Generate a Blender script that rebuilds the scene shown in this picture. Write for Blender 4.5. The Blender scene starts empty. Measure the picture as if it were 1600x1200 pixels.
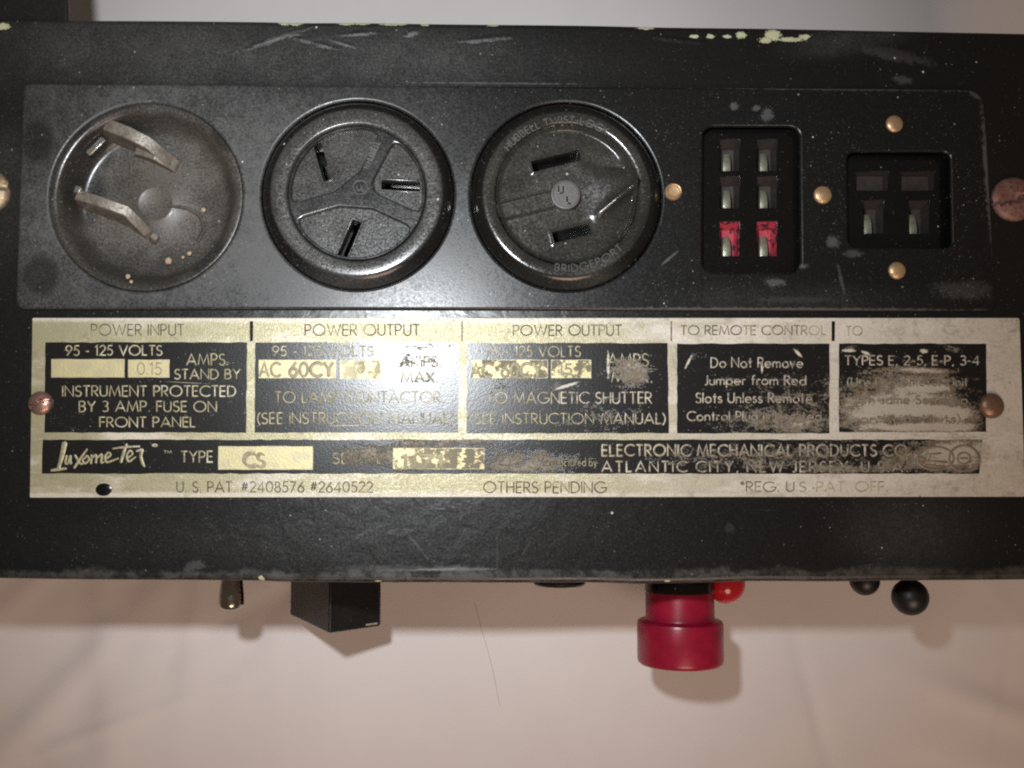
import bpy, bmesh, math, random
import numpy as np
from math import sin, cos, pi, radians
from mathutils import Vector, Matrix

random.seed(7)
rng = np.random.default_rng(7)
SC = bpy.context.scene
COL = SC.collection
S = 0.00013            # metres per modelling unit (about 210 mm across the picture)

# ---------------------------------------------------------------- camera
CAM = Vector((-37.0, -125.0, 1550.0))      # units; the face of the case lies in z = 0
FOC = CAM.length
cam_d = bpy.data.cameras.new('camera')
cam = bpy.data.objects.new('camera', cam_d)
COL.objects.link(cam)
_f = (-CAM).normalized()
_r = _f.cross(Vector((0, 1, 0))).normalized()
_u = _r.cross(_f)
cam.matrix_world = Matrix(((_r.x, _u.x, -_f.x, CAM.x * S), (_r.y, _u.y, -_f.y, CAM.y * S),
                           (_r.z, _u.z, -_f.z, CAM.z * S), (0, 0, 0, 1)))
cam_d.sensor_width = 36.0
cam_d.lens = FOC / 1600.0 * 36.0
cam_d.clip_start = 0.005
cam_d.clip_end = 10.0
SC.camera = cam

# ---------------------------------------------------------------- light
HGT = 415.0                                 # height of the face above the cloth
w = bpy.data.worlds.new('World'); SC.world = w; w.use_nodes = True
bg = w.node_tree.nodes['Background']
bg.inputs[0].default_value = (0.086, 0.068, 0.054, 1)     # weak warm room light from all round
bg.inputs[1].default_value = 1.0
fl_d = bpy.data.lights.new('camera_flash', 'SPOT')        # the compact camera's flash beside the lens
fl_d.shadow_soft_size = 46 * S
fl_d.spot_size = radians(77); fl_d.spot_blend = 1.0
fl_d.energy = 2.05
fl_d.color = (0.93, 0.97, 1.0)
fl = bpy.data.objects.new('camera_flash', fl_d)
COL.objects.link(fl)
FL = Vector((CAM.x - 235, CAM.y + 355, 1560))
fl.location = FL * S
FT = Vector((-165, 275, -200))
fl.rotation_euler = (FT - FL).to_track_quat('-Z', 'Y').to_euler()
rl_d = bpy.data.lights.new('room_lamp', 'AREA')           # a warm lamp of the room, off towards the near side
rl_d.shape = 'DISK'; rl_d.size = 2000 * S
rl_d.energy = 1.12
rl_d.color = (1.0, 0.72, 0.55)
rl = bpy.data.objects.new('room_lamp', rl_d)
COL.objects.link(rl)
RL = Vector((500, -2900, 2900))
rl.location = RL * S
rl.rotation_euler = (Vector((0, -400, -415)) - RL).to_track_quat('-Z', 'Y').to_euler()

SC.view_settings.view_transform = 'Standard'
SC.view_settings.look = 'None'
SC.view_settings.exposure = 0.0
SC.view_settings.gamma = 1.0
SC.view_settings.use_curve_mapping = False
SC.render.engine = 'CYCLES'
SC.cycles.use_denoising = False
SC.cycles.filter_width = 2.1
SC.cycles.max_bounces = 6
SC.cycles.sample_clamp_indirect = 4.0

# ---------------------------------------------------------------- measuring
def W(px, py, z=0.0):
    """a point of the plane at height z, measured on the photograph"""
    d = _f * FOC + _r * (px - 800.0) + _u * (600.0 - py)
    t = (z - CAM.z) / d.z
    p = CAM + d * t
    return (p.x, p.y, z)

def W2(px, py, z=0.0):
    return W(px, py, z)[:2]

# ---------------------------------------------------------------- objects
ROOTLOC = Vector((0, 0, -HGT))
root = bpy.data.objects.new('instrument', None)
root.empty_display_size = 0.02
COL.objects.link(root)
root.location = ROOTLOC * S
root['label'] = 'worn black metal electrical instrument case with round sockets and a corroded nameplate on white cloth'
root['category'] = 'electrical instrument'

def link_mesh(name, me, mats, parent=root, smooth=35, label=None):
    for m in (mats if isinstance(mats, (list, tuple)) else [mats]):
        me.materials.append(m)
    if smooth:
        me.polygons.foreach_set('use_smooth', [True] * len(me.polygons))
        me.set_sharp_from_angle(angle=radians(smooth))
    o = bpy.data.objects.new(name, me)
    COL.objects.link(o)
    if parent is not None:
        o.parent = parent
    if label:
        o['label'] = label
    return o

class MB:
    """collects geometry in units; build() links it as one mesh"""
    def __init__(self):
        self.v = []; self.f = []; self.m = []
    def add(self, vs, fs, mi=0):
        b = len(self.v)
        self.v += [tuple(p) for p in vs]
        self.f += [tuple(i + b for i in f) for f in fs]
        self.m += [mi] * len(fs)
        return self
    def mesh(self, name, origin=ROOTLOC):
        me = bpy.data.meshes.new(name)
        me.from_pydata([((x - origin.x) * S, (y - origin.y) * S, (z - origin.z) * S) for x, y, z in self.v], [], self.f)
        me.polygons.foreach_set('material_index', self.m)
        me.update()
        return me
    def build(self, name, mats, parent=root, smooth=35, fix=True, label=None):
        me = self.mesh(name)
        if fix:
            bm = bmesh.new(); bm.from_mesh(me)
            bmesh.ops.recalc_face_normals(bm, faces=bm.faces)
            bm.to_mesh(me); bm.free()
        return link_mesh(name, me, mats, parent, smooth, label)

    # ---- shapes
    def lathe(self, c, prof, n=72, axis='z', mi=0, close=False):
        """prof = [(r, h)...] turned round an axis through c"""
        vs, fs = [], []
        for r, h in prof:
            for k in range(n):
                a = 2 * pi * k / n
                if axis == 'z':
                    vs.append((c[0] + r * cos(a), c[1] + r * sin(a), c[2] + h))
                else:   # along -y
                    vs.append((c[0] + r * cos(a), c[1] - h, c[2] + r * sin(a)))
        m = len(prof)
        for i in range(m - 1):
            for k in range(n):
                fs.append((i * n + k, i * n + (k + 1) % n, (i + 1) * n + (k + 1) % n, (i + 1) * n + k))
        fs.append(tuple(range(n)))
        fs.append(tuple((m - 1) * n + k for k in range(n)))
        return self.add(vs, fs, mi)

    def prism(self, pts, z0, z1, mi=0):
        """pts: xy outline"""
        n = len(pts)
        vs = [(x, y, z0) for x, y in pts] + [(x, y, z1) for x, y in pts]
        fs = [tuple(range(n)), tuple(range(n, 2 * n))]
        fs += [(k, (k + 1) % n, n + (k + 1) % n, n + k) for k in range(n)]
        return self.add(vs, fs, mi)

    def hexa(self, lo, hi, mi=0):
        """lo, hi: four 3-D corners each"""
        return self.add(list(lo) + list(hi),
                        [(0, 1, 2, 3), (4, 5, 6, 7), (0, 1, 5, 4), (1, 2, 6, 5), (2, 3, 7, 6), (3, 0, 4, 7)], mi)

    def stroke(self, pts, wid, z, h, mapf, mi=0):
        """a raised ribbon along a polyline given in picture units; half-round in section"""
        P = [np.array(p[:2], float) for p in pts]
        Q = [P[0]]
        for p in P[1:]:
            if np.hypot(*(p - Q[-1])) > 1e-4:
                Q.append(p)
        if len(Q) < 2:
            Q = [P[0] + np.array((-wid * .1, 0)), P[0] + np.array((wid * .1, 0))]
        closed = len(Q) > 4 and np.hypot(*(Q[0] - Q[-1])) < wid * .3
        ws = wid if isinstance(wid, (list, tuple)) else [wid] * len(Q)
        d0 = (Q[1] - Q[0]); d0 /= np.hypot(*d0)
        d1 = (Q[-1] - Q[-2]); d1 /= np.hypot(*d1)
        rows = []
        sec = [(-.5, 0), (-.36, .72), (0, 1), (.36, .72), (.5, 0)]
        n = len(Q)
        for i in range(n):
            a = Q[i] - Q[i - 1] if i else Q[1] - Q[0]
            b = Q[i + 1] - Q[i] if i < n - 1 else Q[-1] - Q[-2]
            if closed and i in (0, n - 1):
                a = Q[-1] - Q[-2]; b = Q[1] - Q[0]
            a = a / np.hypot(*a); b = b / np.hypot(*b)
            t = a + b
            L = np.hypot(*t)
            t = a if L < 1e-3 else t / L
            k = 1.0 / max(.55, abs(float(np.dot(t, a))))
            nn = np.array((-t[1], t[0])) * k
            rows.append((Q[i], nn, ws[min(i, len(ws) - 1)]))
        vs, fs = [], []
        for q, nn, wd in rows:
            for s, hh in sec:
                p = q + nn * wd * s
                X = mapf(p[0], p[1])
                vs.append((X[0], X[1], z + h * hh))
        for i in range(n - 1):
            for j in range(4):
                fs.append((i * 5 + j, i * 5 + j + 1, (i + 1) * 5 + j + 1, (i + 1) * 5 + j))
        if not closed:
            for i, sg in ((0, -1), (n - 1, 1)):
                q, nn, wd = rows[i]
                t = (d0 if i == 0 else d1)
                e = q + t * sg * wd * .4
                X = mapf(e[0], e[1])
                vs.append((X[0], X[1], z))
                fs.append((i * 5, i * 5 + 1, i * 5 + 2, len(vs) - 1))
                fs.append((i * 5 + 2, i * 5 + 3, i * 5 + 4, len(vs) - 1))
        return self.add(vs, fs, mi)

def plate_mesh(name, loops, z0, z1, bevel=0.0, res=3):
    """flat plate with holes: loops of xy points, bevelled on both faces"""
    cu = bpy.data.curves.new(name, 'CURVE')
    cu.dimensions = '2D'; cu.fill_mode = 'BOTH'
    for lp in loops:
        sp = cu.splines.new('POLY')
        sp.points.add(len(lp) - 1)
        for p, q in zip(sp.points, lp):
            p.co = (q[0], q[1], 0, 1)
        sp.use_cyclic_u = True
    cu.extrude = max(0.01, (z1 - z0) / 2 - bevel)
    cu.bevel_depth = bevel; cu.bevel_resolution = res
    cu.offset = -bevel
    o = bpy.data.objects.new(name, cu); COL.objects.link(o)
    dg = bpy.context.evaluated_depsgraph_get()
    me = bpy.data.meshes.new_from_object(o.evaluated_get(dg))
    bpy.data.objects.remove(o); bpy.data.curves.remove(cu)
    n = len(me.vertices)
    co = np.empty(n * 3); me.vertices.foreach_get('co', co)
    co = co.reshape(-1, 3)
    co[:, 2] += (z0 + z1) / 2 - ROOTLOC.z
    me.vertices.foreach_set('co', (co * S).ravel())
    me.materials.clear()
    me.name = name
    me.update()
    return me

def circ(c, r, n=96, rot=0.0):
    return [(c[0] + r * cos(rot + 2 * pi * k / n), c[1] + r * sin(rot + 2 * pi * k / n)) for k in range(n)]

def rrect(corners, rad, z=0.0, n=7, sub=1):
    """rounded four-sided outline; corners measured on the photo, in order; rad one or four"""
    C = [Vector(W2(x, y, z)) for x, y in corners]
    rads = rad if isinstance(rad, (list, tuple)) else [rad] * 4
    out = []
    for i in range(len(C)):
        p, a, b = C[i], C[i - 1], C[(i + 1) % len(C)]
        r = rads[i]
        if r <= 0:
            out.append(tuple(p)); continue
        da = (a - p).normalized(); db = (b - p).normalized()
        p0, p1 = p + da * r, p + db * r
        for k in range(n + 1):
            t = k / n
            # a quarter round
            q = p + da * r * (1 - sin(t * pi / 2)) + db * r * (1 - cos(t * pi / 2))
            out.append(tuple(q))
    return out

# ---------------------------------------------------------------- materials
class NT:
    def __init__(self, name):
        self.mat = bpy.data.materials.new(name)
        self.mat.use_nodes = True
        self.t = self.mat.node_tree
        self.b = self.t.nodes['Principled BSDF']
        tc = self.n('ShaderNodeTexCoord')
        m = self.n('ShaderNodeVectorMath', operation='SCALE')
        self.l(tc.outputs['Object'], m.inputs[0]); m.inputs['Scale'].default_value = 1 / S
        self.c = m.outputs[0]          # the point in modelling units
        self._sep = None
    def n(self, t, **k):
        x = self.t.nodes.new(t)
        for a, b in k.items():
            setattr(x, a, b)
        return x
    def l(self, a, b):
        self.t.links.new(a, b)
    def put(self, sock, v):
        if isinstance(v, bpy.types.NodeSocket):
            self.l(v, sock)
        elif isinstance(v, (tuple, list)):
            sock.default_value = tuple(v) + ((1,) if len(v) == 3 and sock.type == 'RGBA' else ())
        else:
            sock.default_value = v
    def m(self, op, a, b=0.0, c=0.0, clamp=False):
        x = self.n('ShaderNodeMath', operation=op, use_clamp=clamp)
        self.put(x.inputs[0], a); self.put(x.inputs[1], b); self.put(x.inputs[2], c)
        return x.outputs[0]
    def rng(self, v, lo, hi, a=0.0, b=1.0, smooth=True):
        x = self.n('ShaderNodeMapRange', interpolation_type='SMOOTHSTEP' if smooth else 'LINEAR')
        self.put(x.inputs[0], v)
        x.inputs[1].default_value = lo; x.inputs[2].default_value = hi
        x.inputs[3].default_value = a; x.inputs[4].default_value = b
        return x.outputs[0]
    def mix(self, f, a, b):
        x = self.n('ShaderNodeMix', data_type='RGBA')
        self.put(x.inputs[0], f); self.put(x.inputs[6], a); self.put(x.inputs[7], b)
        return x.outputs[2]
    def fmix(self, f, a, b):
        x = self.n('ShaderNodeMix', data_type='FLOAT')
        self.put(x.inputs[0], f); self.put(x.inputs[2], a); self.put(x.inputs[3], b)
        return x.outputs[0]
    def vec(self, sx=1, sy=1, sz=1, rot=0.0, off=(0, 0, 0)):
        x = self.n('ShaderNodeMapping')
        self.l(self.c, x.inputs[0])
        x.inputs['Location'].default_value = off
        x.inputs['Rotation'].default_value = (0, 0, rot)
        x.inputs['Scale'].default_value = (sx, sy, sz)
        return x.outputs[0]
    def noise(self, scale, detail=4, rough=.55, v=None, dist=0.0):
        x = self.n('ShaderNodeTexNoise')
        self.l(v if v is not None else self.c, x.inputs['Vector'])
        x.inputs['Scale'].default_value = scale; x.inputs['Detail'].default_value = detail
        x.inputs['Roughness'].default_value = rough; x.inputs['Distortion'].default_value = dist
        return x.outputs[0]
    def specks(self, scale, keep, r0, seed=0.0):
        """small round specks: one in (1/keep) cells"""
        v = self.vec(off=(seed, seed * .7, 0)) if seed else self.c
        x = self.n('ShaderNodeTexVoronoi')
        self.l(v, x.inputs['Vector']); x.inputs['Scale'].default_value = scale
        sp = self.n('ShaderNodeSeparateColor'); self.l(x.outputs['Color'], sp.inputs[0])
        g = self.m('GREATER_THAN', sp.outputs[0], 1 - keep)
        rad = self.m('MULTIPLY', sp.outputs[1], r0 * scale)
        rad = self.m('ADD', rad, r0 * scale * .3)
        d = self.m('SUBTRACT', rad, x.outputs['Distance'])
        s = self.rng(d, 0, .5 * r0 * scale)
        return self.m('MULTIPLY', s, g)
    def spot(self, px, py, rx, ry, nz=None, k=0.0, soft=1.0, rot=0.0, amt=1.0):
        """a soft-edged patch at a place on the face"""
        q = W2(px, py)
        x = self.n('ShaderNodeVectorMath', operation='SUBTRACT')
        self.l(self.c, x.inputs[0]); x.inputs[1].default_value = (q[0], q[1], 0)
        v = x.outputs[0]
        if rot:
            r = self.n('ShaderNodeVectorRotate', rotation_type='Z_AXIS')
            self.l(v, r.inputs[0]); r.inputs['Angle'].default_value = -rot
            v = r.outputs[0]
        y = self.n('ShaderNodeVectorMath', operation='MULTIPLY')
        self.l(v, y.inputs[0]); y.inputs[1].default_value = (1 / rx, 1 / ry, 0)
        z = self.n('ShaderNodeVectorMath', operation='LENGTH'); self.l(y.outputs[0], z.inputs[0])
        d = self.m('SUBTRACT', 1.0, z.outputs['Value'])
        if nz is not None and k:
            d = self.m('MULTIPLY_ADD', self.m('SUBTRACT', nz, .5), k, d)
        d = self.rng(d, 0, soft)
        return d if amt == 1 else self.m('MULTIPLY', d, amt)
    def many(self, lst, comb='MAXIMUM', **k):
        out = None
        for a in lst:
            s = self.spot(*a[:4], rot=a[4] if len(a) > 4 else 0.0, amt=a[5] if len(a) > 5 else 1.0, **k)
            out = s if out is None else self.m(comb, out, s)
        return out
    def xy(self):
        if self._sep is None:
            s = self.n('ShaderNodeSeparateXYZ'); self.l(self.c, s.inputs[0]); self._sep = s
        return self._sep.outputs[0], self._sep.outputs[1], self._sep.outputs[2]
    def bump(self, h, strength, dist):
        x = self.n('ShaderNodeBump')
        x.inputs['Strength'].default_value = strength; x.inputs['Distance'].default_value = dist * S
        self.l(h, x.inputs['Height'])
        self.l(x.outputs[0], self.b.inputs['Normal'])
    def out(self, col, rough, metal=0.0, spec=.5, coat=None):
        self.put(self.b.inputs['Base Color'], col)
        self.put(self.b.inputs['Roughness'], rough)
        self.put(self.b.inputs['Metallic'], metal)
        self.put(self.b.inputs['Specular IOR Level'], spec)
        if coat:
            self.b.inputs['Coat Weight'].default_value = coat[0]
            self.b.inputs['Coat Roughness'].default_value = coat[1]
        return self.mat

def black_paint(name, base=(.0065, .0066, .0068), dust=.5, dustcol=(.08, .077, .074), rough=.3,
                speck=.35, fields=None, clean=None, smear_sheen=None, chips=None, edge=False, wall=None, dustrough=.6, runs=None, scratch=.5, ripple=0.0, seed=0.0):
    t = NT(name)
    big = t.noise(.006, 5, .6, t.vec(off=(seed, seed, 0)))
    med = t.noise(.035, 5, .65)
    fine = t.noise(.28, 3, .7)
    d = t.m('MULTIPLY_ADD', big, 1.2, t.m('MULTIPLY_ADD', med, .7, -.62))
    d = t.rng(d, .0, 1.0)
    if fields:
        f = t.many(fields, comb='ADD', soft=1.0)
        d = t.m('MULTIPLY', t.m('ADD', d, .35), f)
    d = t.m('MULTIPLY', d, dust)
    grain = t.noise(.62, 2, .8)
    d = t.m('MULTIPLY', d, t.rng(fine, .25, .75, .5, 1.45))
    d = t.m('MULTIPLY_ADD', t.m('MULTIPLY', t.rng(grain, .45, .8), dust), .16, d)
    if clean:
        cl = t.many(clean, nz=med, k=.9, soft=.5)
        d = t.m('MULTIPLY', d, t.m('SUBTRACT', 1.0, t.m('MULTIPLY', cl, .62)))
    if smear_sheen:  # grey smears, plus sheen and edge highlights painted in the same grey
        sm = t.many(smear_sheen, nz=t.noise(.11, 5, .75), k=2.2, soft=.6)
        d = t.m('MAXIMUM', d, t.m('MULTIPLY', sm, .75))
    if wall:   # the steep outer wall of a round body holds no dust
        wx = t.n('ShaderNodeVectorMath', operation='SUBTRACT')
        t.l(t.vec(1, 1, 0), wx.inputs[0]); wx.inputs[1].default_value = (*W2(*wall[0]), 0)
        wl = t.n('ShaderNodeVectorMath', operation='LENGTH'); t.l(wx.outputs[0], wl.inputs[0])
        y = t.n('ShaderNodeSeparateXYZ'); t.l(wx.outputs[0], y.inputs[0])
        wm = t.rng(t.m('MULTIPLY_ADD', med, 5, wl.outputs['Value']), wall[1], wall[1] + 5)
        keep = t.rng(t.m('MULTIPLY', y.outputs[1], -1), 95, 140, .97, .45)
        d = t.m('MULTIPLY', d, t.m('SUBTRACT', 1, t.m('MULTIPLY', wm, keep)))
    # hairline scratches, two directions
    s1 = t.noise(1, 3, .6, t.vec(.006, .55, 1))
    s2 = t.noise(1, 3, .6, t.vec(.5, .012, 1, rot=.5))
    sc = t.m('MAXIMUM', t.rng(s1, .68, .74), t.m('MULTIPLY', t.rng(s2, .71, .76), .6))
    gate = t.rng(t.noise(.009, 2), .5, .66)
    sc = t.m('MULTIPLY', t.m('MULTIPLY', sc, gate), scratch)
    d = t.m('MAXIMUM', d, t.m('MULTIPLY', sc, .8))
    d = t.m('MINIMUM', d, 1.0)
    tint = t.mix(t.noise(.02, 3), dustcol, (dustcol[0] * .95, dustcol[1] * 1.02, dustcol[2] * 1.08))
    col = t.mix(d, base, tint)
    sp = t.m('MAXIMUM', t.specks(.045, speck * .5, 1.8), t.m('MULTIPLY', t.specks(.11, speck * .7, 1.1, 31), .5))
    sp = t.m('MAXIMUM', sp, t.m('MULTIPLY', t.specks(.3, speck, .7, 77), .24))
    sp = t.m('MULTIPLY', sp, t.rng(t.noise(.012, 3), .38, .66, .25, 1.0))
    col = t.mix(sp, col, (.66, .66, .6))
    r = t.fmix(d, rough, dustrough)
    r = t.m('ADD', r, t.rng(fine, .3, .7, -.05, .05))
    h = t.m('MULTIPLY_ADD', sp, 1.2, t.m('MULTIPLY', fine, .5))
    if ripple:
        h = t.m('MULTIPLY_ADD', t.noise(.03, 2, .5, dist=.6), ripple, h)
    if runs:   # runs and sags in the paint that catch the light
        rr = t.many(runs, nz=t.noise(.05, 4, .6), k=1.4, soft=1.0)
        h = t.m('MULTIPLY_ADD', rr, 30, h)
    if edge:   # paint rubbed thin to a grey undercoat along the lower edge of the case
        x, y, z = t.xy()
        y0 = W(800, 906)[1]
        e = t.m('SUBTRACT', y0 + 17, y)
        e = t.m('MULTIPLY_ADD', t.m('SUBTRACT', t.noise(.012, 5, .65), .5), 55, e)
        e = t.rng(e, -2, 7)
        e = t.m('MULTIPLY', e, t.rng(t.noise(.03, 6, .75), .36, .68, .05, .75))
        col = t.mix(e, col, (.072, .07, .063))
        r = t.fmix(e, r, .6)
    if chips:
        ch = t.many(chips, nz=t.noise(.13, 5, .8), k=2.2, soft=.2)
        col = t.mix(ch, col, t.mix(t.noise(.1, 3), (.54, .55, .36), (.32, .34, .2)))
        r = t.fmix(ch, r, .55)
        h = t.m('MULTIPLY_ADD', ch, -2, h)
    t.bump(h, .16, 1.0)
    return t.out(col, r)

CHIPS = [(446, 35, 15, 4.5), (462, 36, 12, 4), (540, 36, 16, 3.5), (566, 36, 14, 3), (612, 37, 24, 3), (664, 38, 8, 3),
         (770, 39, 10, 2), (1008, 43, 16, 3.2), (1085, 57, 8, 3), (1110, 57, 7, 4), (1136, 57, 9, 3), (1158, 55, 9, 6),
         (1208, 55, 14, 10), (1196, 63, 12, 5), (1234, 62, 20, 4), (1257, 58, 9, 5), (4, 41, 12, 6), (408, 904, 6, 4, -.6), (1043, 908, 5, 1.5), (590, 908, 6, 1.2)]
M = {}
M['housing'] = black_paint('worn_black_enamel', dust=.85, rough=.275, speck=.26, edge=True, chips=CHIPS, scratch=.9, ripple=5.0, dustrough=.5,
    runs=[(425, 62, 60, 6, .35), (452, 54, 24, 6, .1), (490, 66, 50, 6, -.25), (530, 66, 26, 5, -.3), (560, 52, 40, 5, .1), (645, 51, 18, 6, .3), (760, 60, 60, 6, .1), (1060, 62, 50, 6, -.1), (1395, 85, 90, 14, -.2), (700, 892, 90, 5, 0, .15)],
    fields=[(250, 80, 700, 120, 0, .62), (700, 95, 420, 80, 0, .3), (1430, 830, 170, 100, 0, .55), (350, 850, 420, 60, 0, .16), (1330, 60, 160, 40, .2, .5), (700, 840, 500, 100, 0, .08), (10, 300, 60, 200, 0, .4)],
    smear_sheen=[(430, 60, 50, 5, .35, 1.0), (452, 53, 20, 4, .1, 1.0), (480, 62, 40, 4, 0, .6), (530, 66, 26, 5, -.3, .7), (645, 51, 13, 4.5, .3, 1.3), (760, 130, 190, 2, 0, .8), (1410, 125, 20, 9, 0, .7), (1395, 85, 80, 14, -.2, .45),  # the first streaks paint wet-looking highlights on the top strip
           (650, 850, 40, 2.5, -.9, .45), (777, 870, 2, 45, 0, .25), (820, 860, 22, 2, 1.0, .3), (1140, 825, 10, 10, 0, .3), (600, 888, 130, 7, 0, .35), (260, 75, 120, 16, .25, .5), (305, 884, 22, 10, .2, .6)])
M['panel'] = black_paint('dusty_black_panel_enamel', dust=.95, rough=.255, speck=.75, scratch=.5, seed=40,
    fields=[(180, 300, 640, 420, 0, 1.05), (560, 320, 560, 330, 0, .35), (1250, 470, 300, 40, 0, .25)],
    clean=[(62, 222, 30, 48), (68, 432, 38, 42)],
    smear_sheen=[(1145, 168, 10, 8), (1196, 182, 15, 15), (1180, 172, 10, 6), (1208, 442, 20, 9), (1300, 380, 14, 13), (1312, 440, 4, 34, .2, .7),
           (1330, 398, 24, 8, 0, .7), (1045, 405, 28, 2.5, .7, .9), (1250, 418, 12, 6), (1500, 455, 60, 20, 0, .5), (1543, 310, 8, 185, .05, 1.2), (1520, 149, 20, 8, -.5, .9), (1250, 140, 330, 4.5, -.007, 1.1), (1210, 485, 400, 4.5, 0, .9), (420, 134, 420, 3.5, -.007, .7), (33, 320, 3.5, 170, .03, .6), (1240, 470, 90, 8, 0, .4)])  # long edge bands paint dust together with the border's highlight line
M['inlet'] = black_paint('dust_caked_bakelite', dustrough=.42, base=(.009, .0085, .008), dust=1.1, dustcol=(.098, .086, .072), rough=.22, speck=.9, scratch=.2,
    fields=[(250, 300, 260, 240, 0, 1.4)], clean=[(122, 285, 34, 80), (140, 230, 34, 42), (330, 405, 44, 26, .8), (350, 220, 14, 34, .7)])
M['bake_a'] = black_paint('dusty_black_bakelite', wall=((560, 306), 133.5), dustrough=.3, base=(.007, .0069, .0067), dust=.8, dustcol=(.082, .079, .074), rough=.135, speck=.7, scratch=.25,
    fields=[(570, 300, 460, 460, 0, 1.15), (575, 445, 110, 26, 0, 1.1)])
M['bake_b'] = black_paint('black_bakelite', wall=((884, 308), 131.5), dustrough=.3, base=(.007, .0069, .0067), dust=.75, dustcol=(.085, .08, .068), rough=.13, speck=.5, scratch=.3,
    fields=[(870, 315, 340, 340, 0, .85), (930, 440, 110, 40, .5, .9)])
M['bake_web'] = black_paint('smooth_black_bakelite', dustrough=.28, base=(.010, .0099, .0101), dust=.62, dustcol=(.085, .083, .082), rough=.2, speck=.5, scratch=.25)
M['bake_letter'] = black_paint('painted_glint_lettering', base=(.125, .125, .122), dust=.6, dustcol=(.25, .245, .23), rough=.2, speck=.8)  # paler than the sockets: glints on the letters are painted into the colour
M['black_plastic'] = black_paint('glossy_black_bakelite', base=(.004, .004, .004), dust=.04, rough=.18, speck=.18, scratch=.2)
M['dark_plastic'] = black_paint('dull_black_plastic', base=(.006, .0057, .0055), dust=.12, rough=.42, speck=.1, scratch=.2)

# ---- the nameplate: etched metal, black fields that wear through to stained metal
WEARX = [(640, 712, 90, 45, 0, .6), (820, 725, 140, 40, 0, .62), (560, 712, 70, 34, 0, .5), (720, 690, 120, 16, 0, .5),
         (985, 580, 62, 44, 0, .7), (940, 650, 110, 45, 0, .3), (840, 600, 120, 40, 0, .3), (1280, 640, 130, 120, 0, .35), (1180, 600, 130, 90, 0, .2),
         (1420, 630, 150, 80, 0, .62), (1350, 655, 60, 50, 0, .5), (1440, 579, 75, 7, -.05, .75), (1455, 607, 60, 9, 0, .75), (1430, 640, 110, 14, -.06, .8), (1440, 668, 130, 12, 0, .95), (1500, 650, 60, 30, 0, .6),
         (1425, 605, 160, 95, 0, .38), (1490, 545, 30, 12, 0, .5), (1330, 543, 24, 8, 0, .5), (1250, 665, 60, 22, 0, .3), (1100, 555, 60, 20, 0, .15), (1180, 715, 300, 36, 0, .45), (1450, 715, 130, 40, 0, .8), (1330, 734, 110, 14, 0, .6),
         (1510, 700, 90, 60, 0, .8), (650, 560, 90, 70, 0, .2), (120, 660, 60, 30, 0, .15), (1180, 660, 140, 36, 0, .4)]
def wear_value(t):
    f = t.many(WEARX, comb='ADD', soft=1.0)
    n = t.noise(.055, 7, .78, t.vec(.6, 1.35, 1))
    g = t.noise(.3, 3, .7)
    v = t.m('MULTIPLY_ADD', t.m('SUBTRACT', n, .5), 1.9, f)
    return t.m('MULTIPLY_ADD', t.m('SUBTRACT', g, .5), 1.0, v), n, g

def plate_metal(name, dark=0.0, letters=False):
    t = NT(name)
    v, n, g = wear_value(t)
    x, y, z = t.xy()
    a = t.noise(.014, 5, .62, t.vec(.5, 1.4, 1))
    gx = t.rng(x, W(820, 600)[0], W(1330, 600)[0])
    grey = t.m('ADD', t.rng(a, .48, .66, 0, .7), t.m('MULTIPLY', gx, .85), clamp=True)
    # the outer border has lost its lacquer and is greyer
    yb = t.m('ABSOLUTE', t.m('SUBTRACT', y, W(800, 636)[1]))
    grey = t.m('MAXIMUM', grey, t.m('MULTIPLY', t.rng(t.m('MULTIPLY_ADD', n, 12, yb), 134, 142), .75))
    col = t.mix(grey, (.38, .352, .215), (.70, .65, .57))
    col = t.mix(t.rng(g, .35, .7, 0, .35), col, (.25, .22, .145))
    col = t.mix(t.m('MULTIPLY', t.rng(t.noise(.03, 7, .8), .50, .66), t.m('MULTIPLY_ADD', gx, .16, .36)), col, (.215, .19, .14))
    col = t.mix(t.m('MULTIPLY', t.rng(t.noise(.045, 6, .8, t.vec(.6, 1.2, 1, off=(90, 40, 0))), .58, .66), .5), col, (.60, .55, .36))
    st = t.rng(v, .35, .85)                      # brown stain
    col = t.mix(t.m('MULTIPLY', st, .45), col, (.25, .19, .115))
    sp2 = t.m('MULTIPLY', t.specks(.06, .25, 2.2, 12), .6)
    col = t.mix(sp2, col, (.12, .10, .075))
    if letters:
        col = t.mix(t.rng(v, .02, .6), col, (.17, .14, .09))
        col = t.mix(t.m('MULTIPLY', gx, .4), col, (.30, .265, .20))
        col = t.mix(t.rng(t.m('MULTIPLY_ADD', gx, .05, t.noise(.17, 5, .75)), .57, .65, 0, .85), col, (.03, .027, .022))
    r = t.fmix(st, .42, .6)
    r = t.m('ADD', r, t.rng(g, .3, .7, -.08, .1))
    mt = t.m('MULTIPLY', t.fmix(st, .35, .15), t.rng(grey, 0, 1, 1, .2))
    br = t.noise(1, 3, .7, t.vec(.02, .9, 1))
    h = t.m('ADD', t.m('MULTIPLY', g, 1.2), t.m('MULTIPLY_ADD', n, 2.0, t.m('MULTIPLY', br, .5)))
    t.bump(h, .3, 1.0)
    return t.out(col, r, mt)
M['plate'] = plate_metal('etched_nameplate_metal')
M['plate_letter'] = plate_metal('raised_metal_lettering', letters=True)

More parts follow.
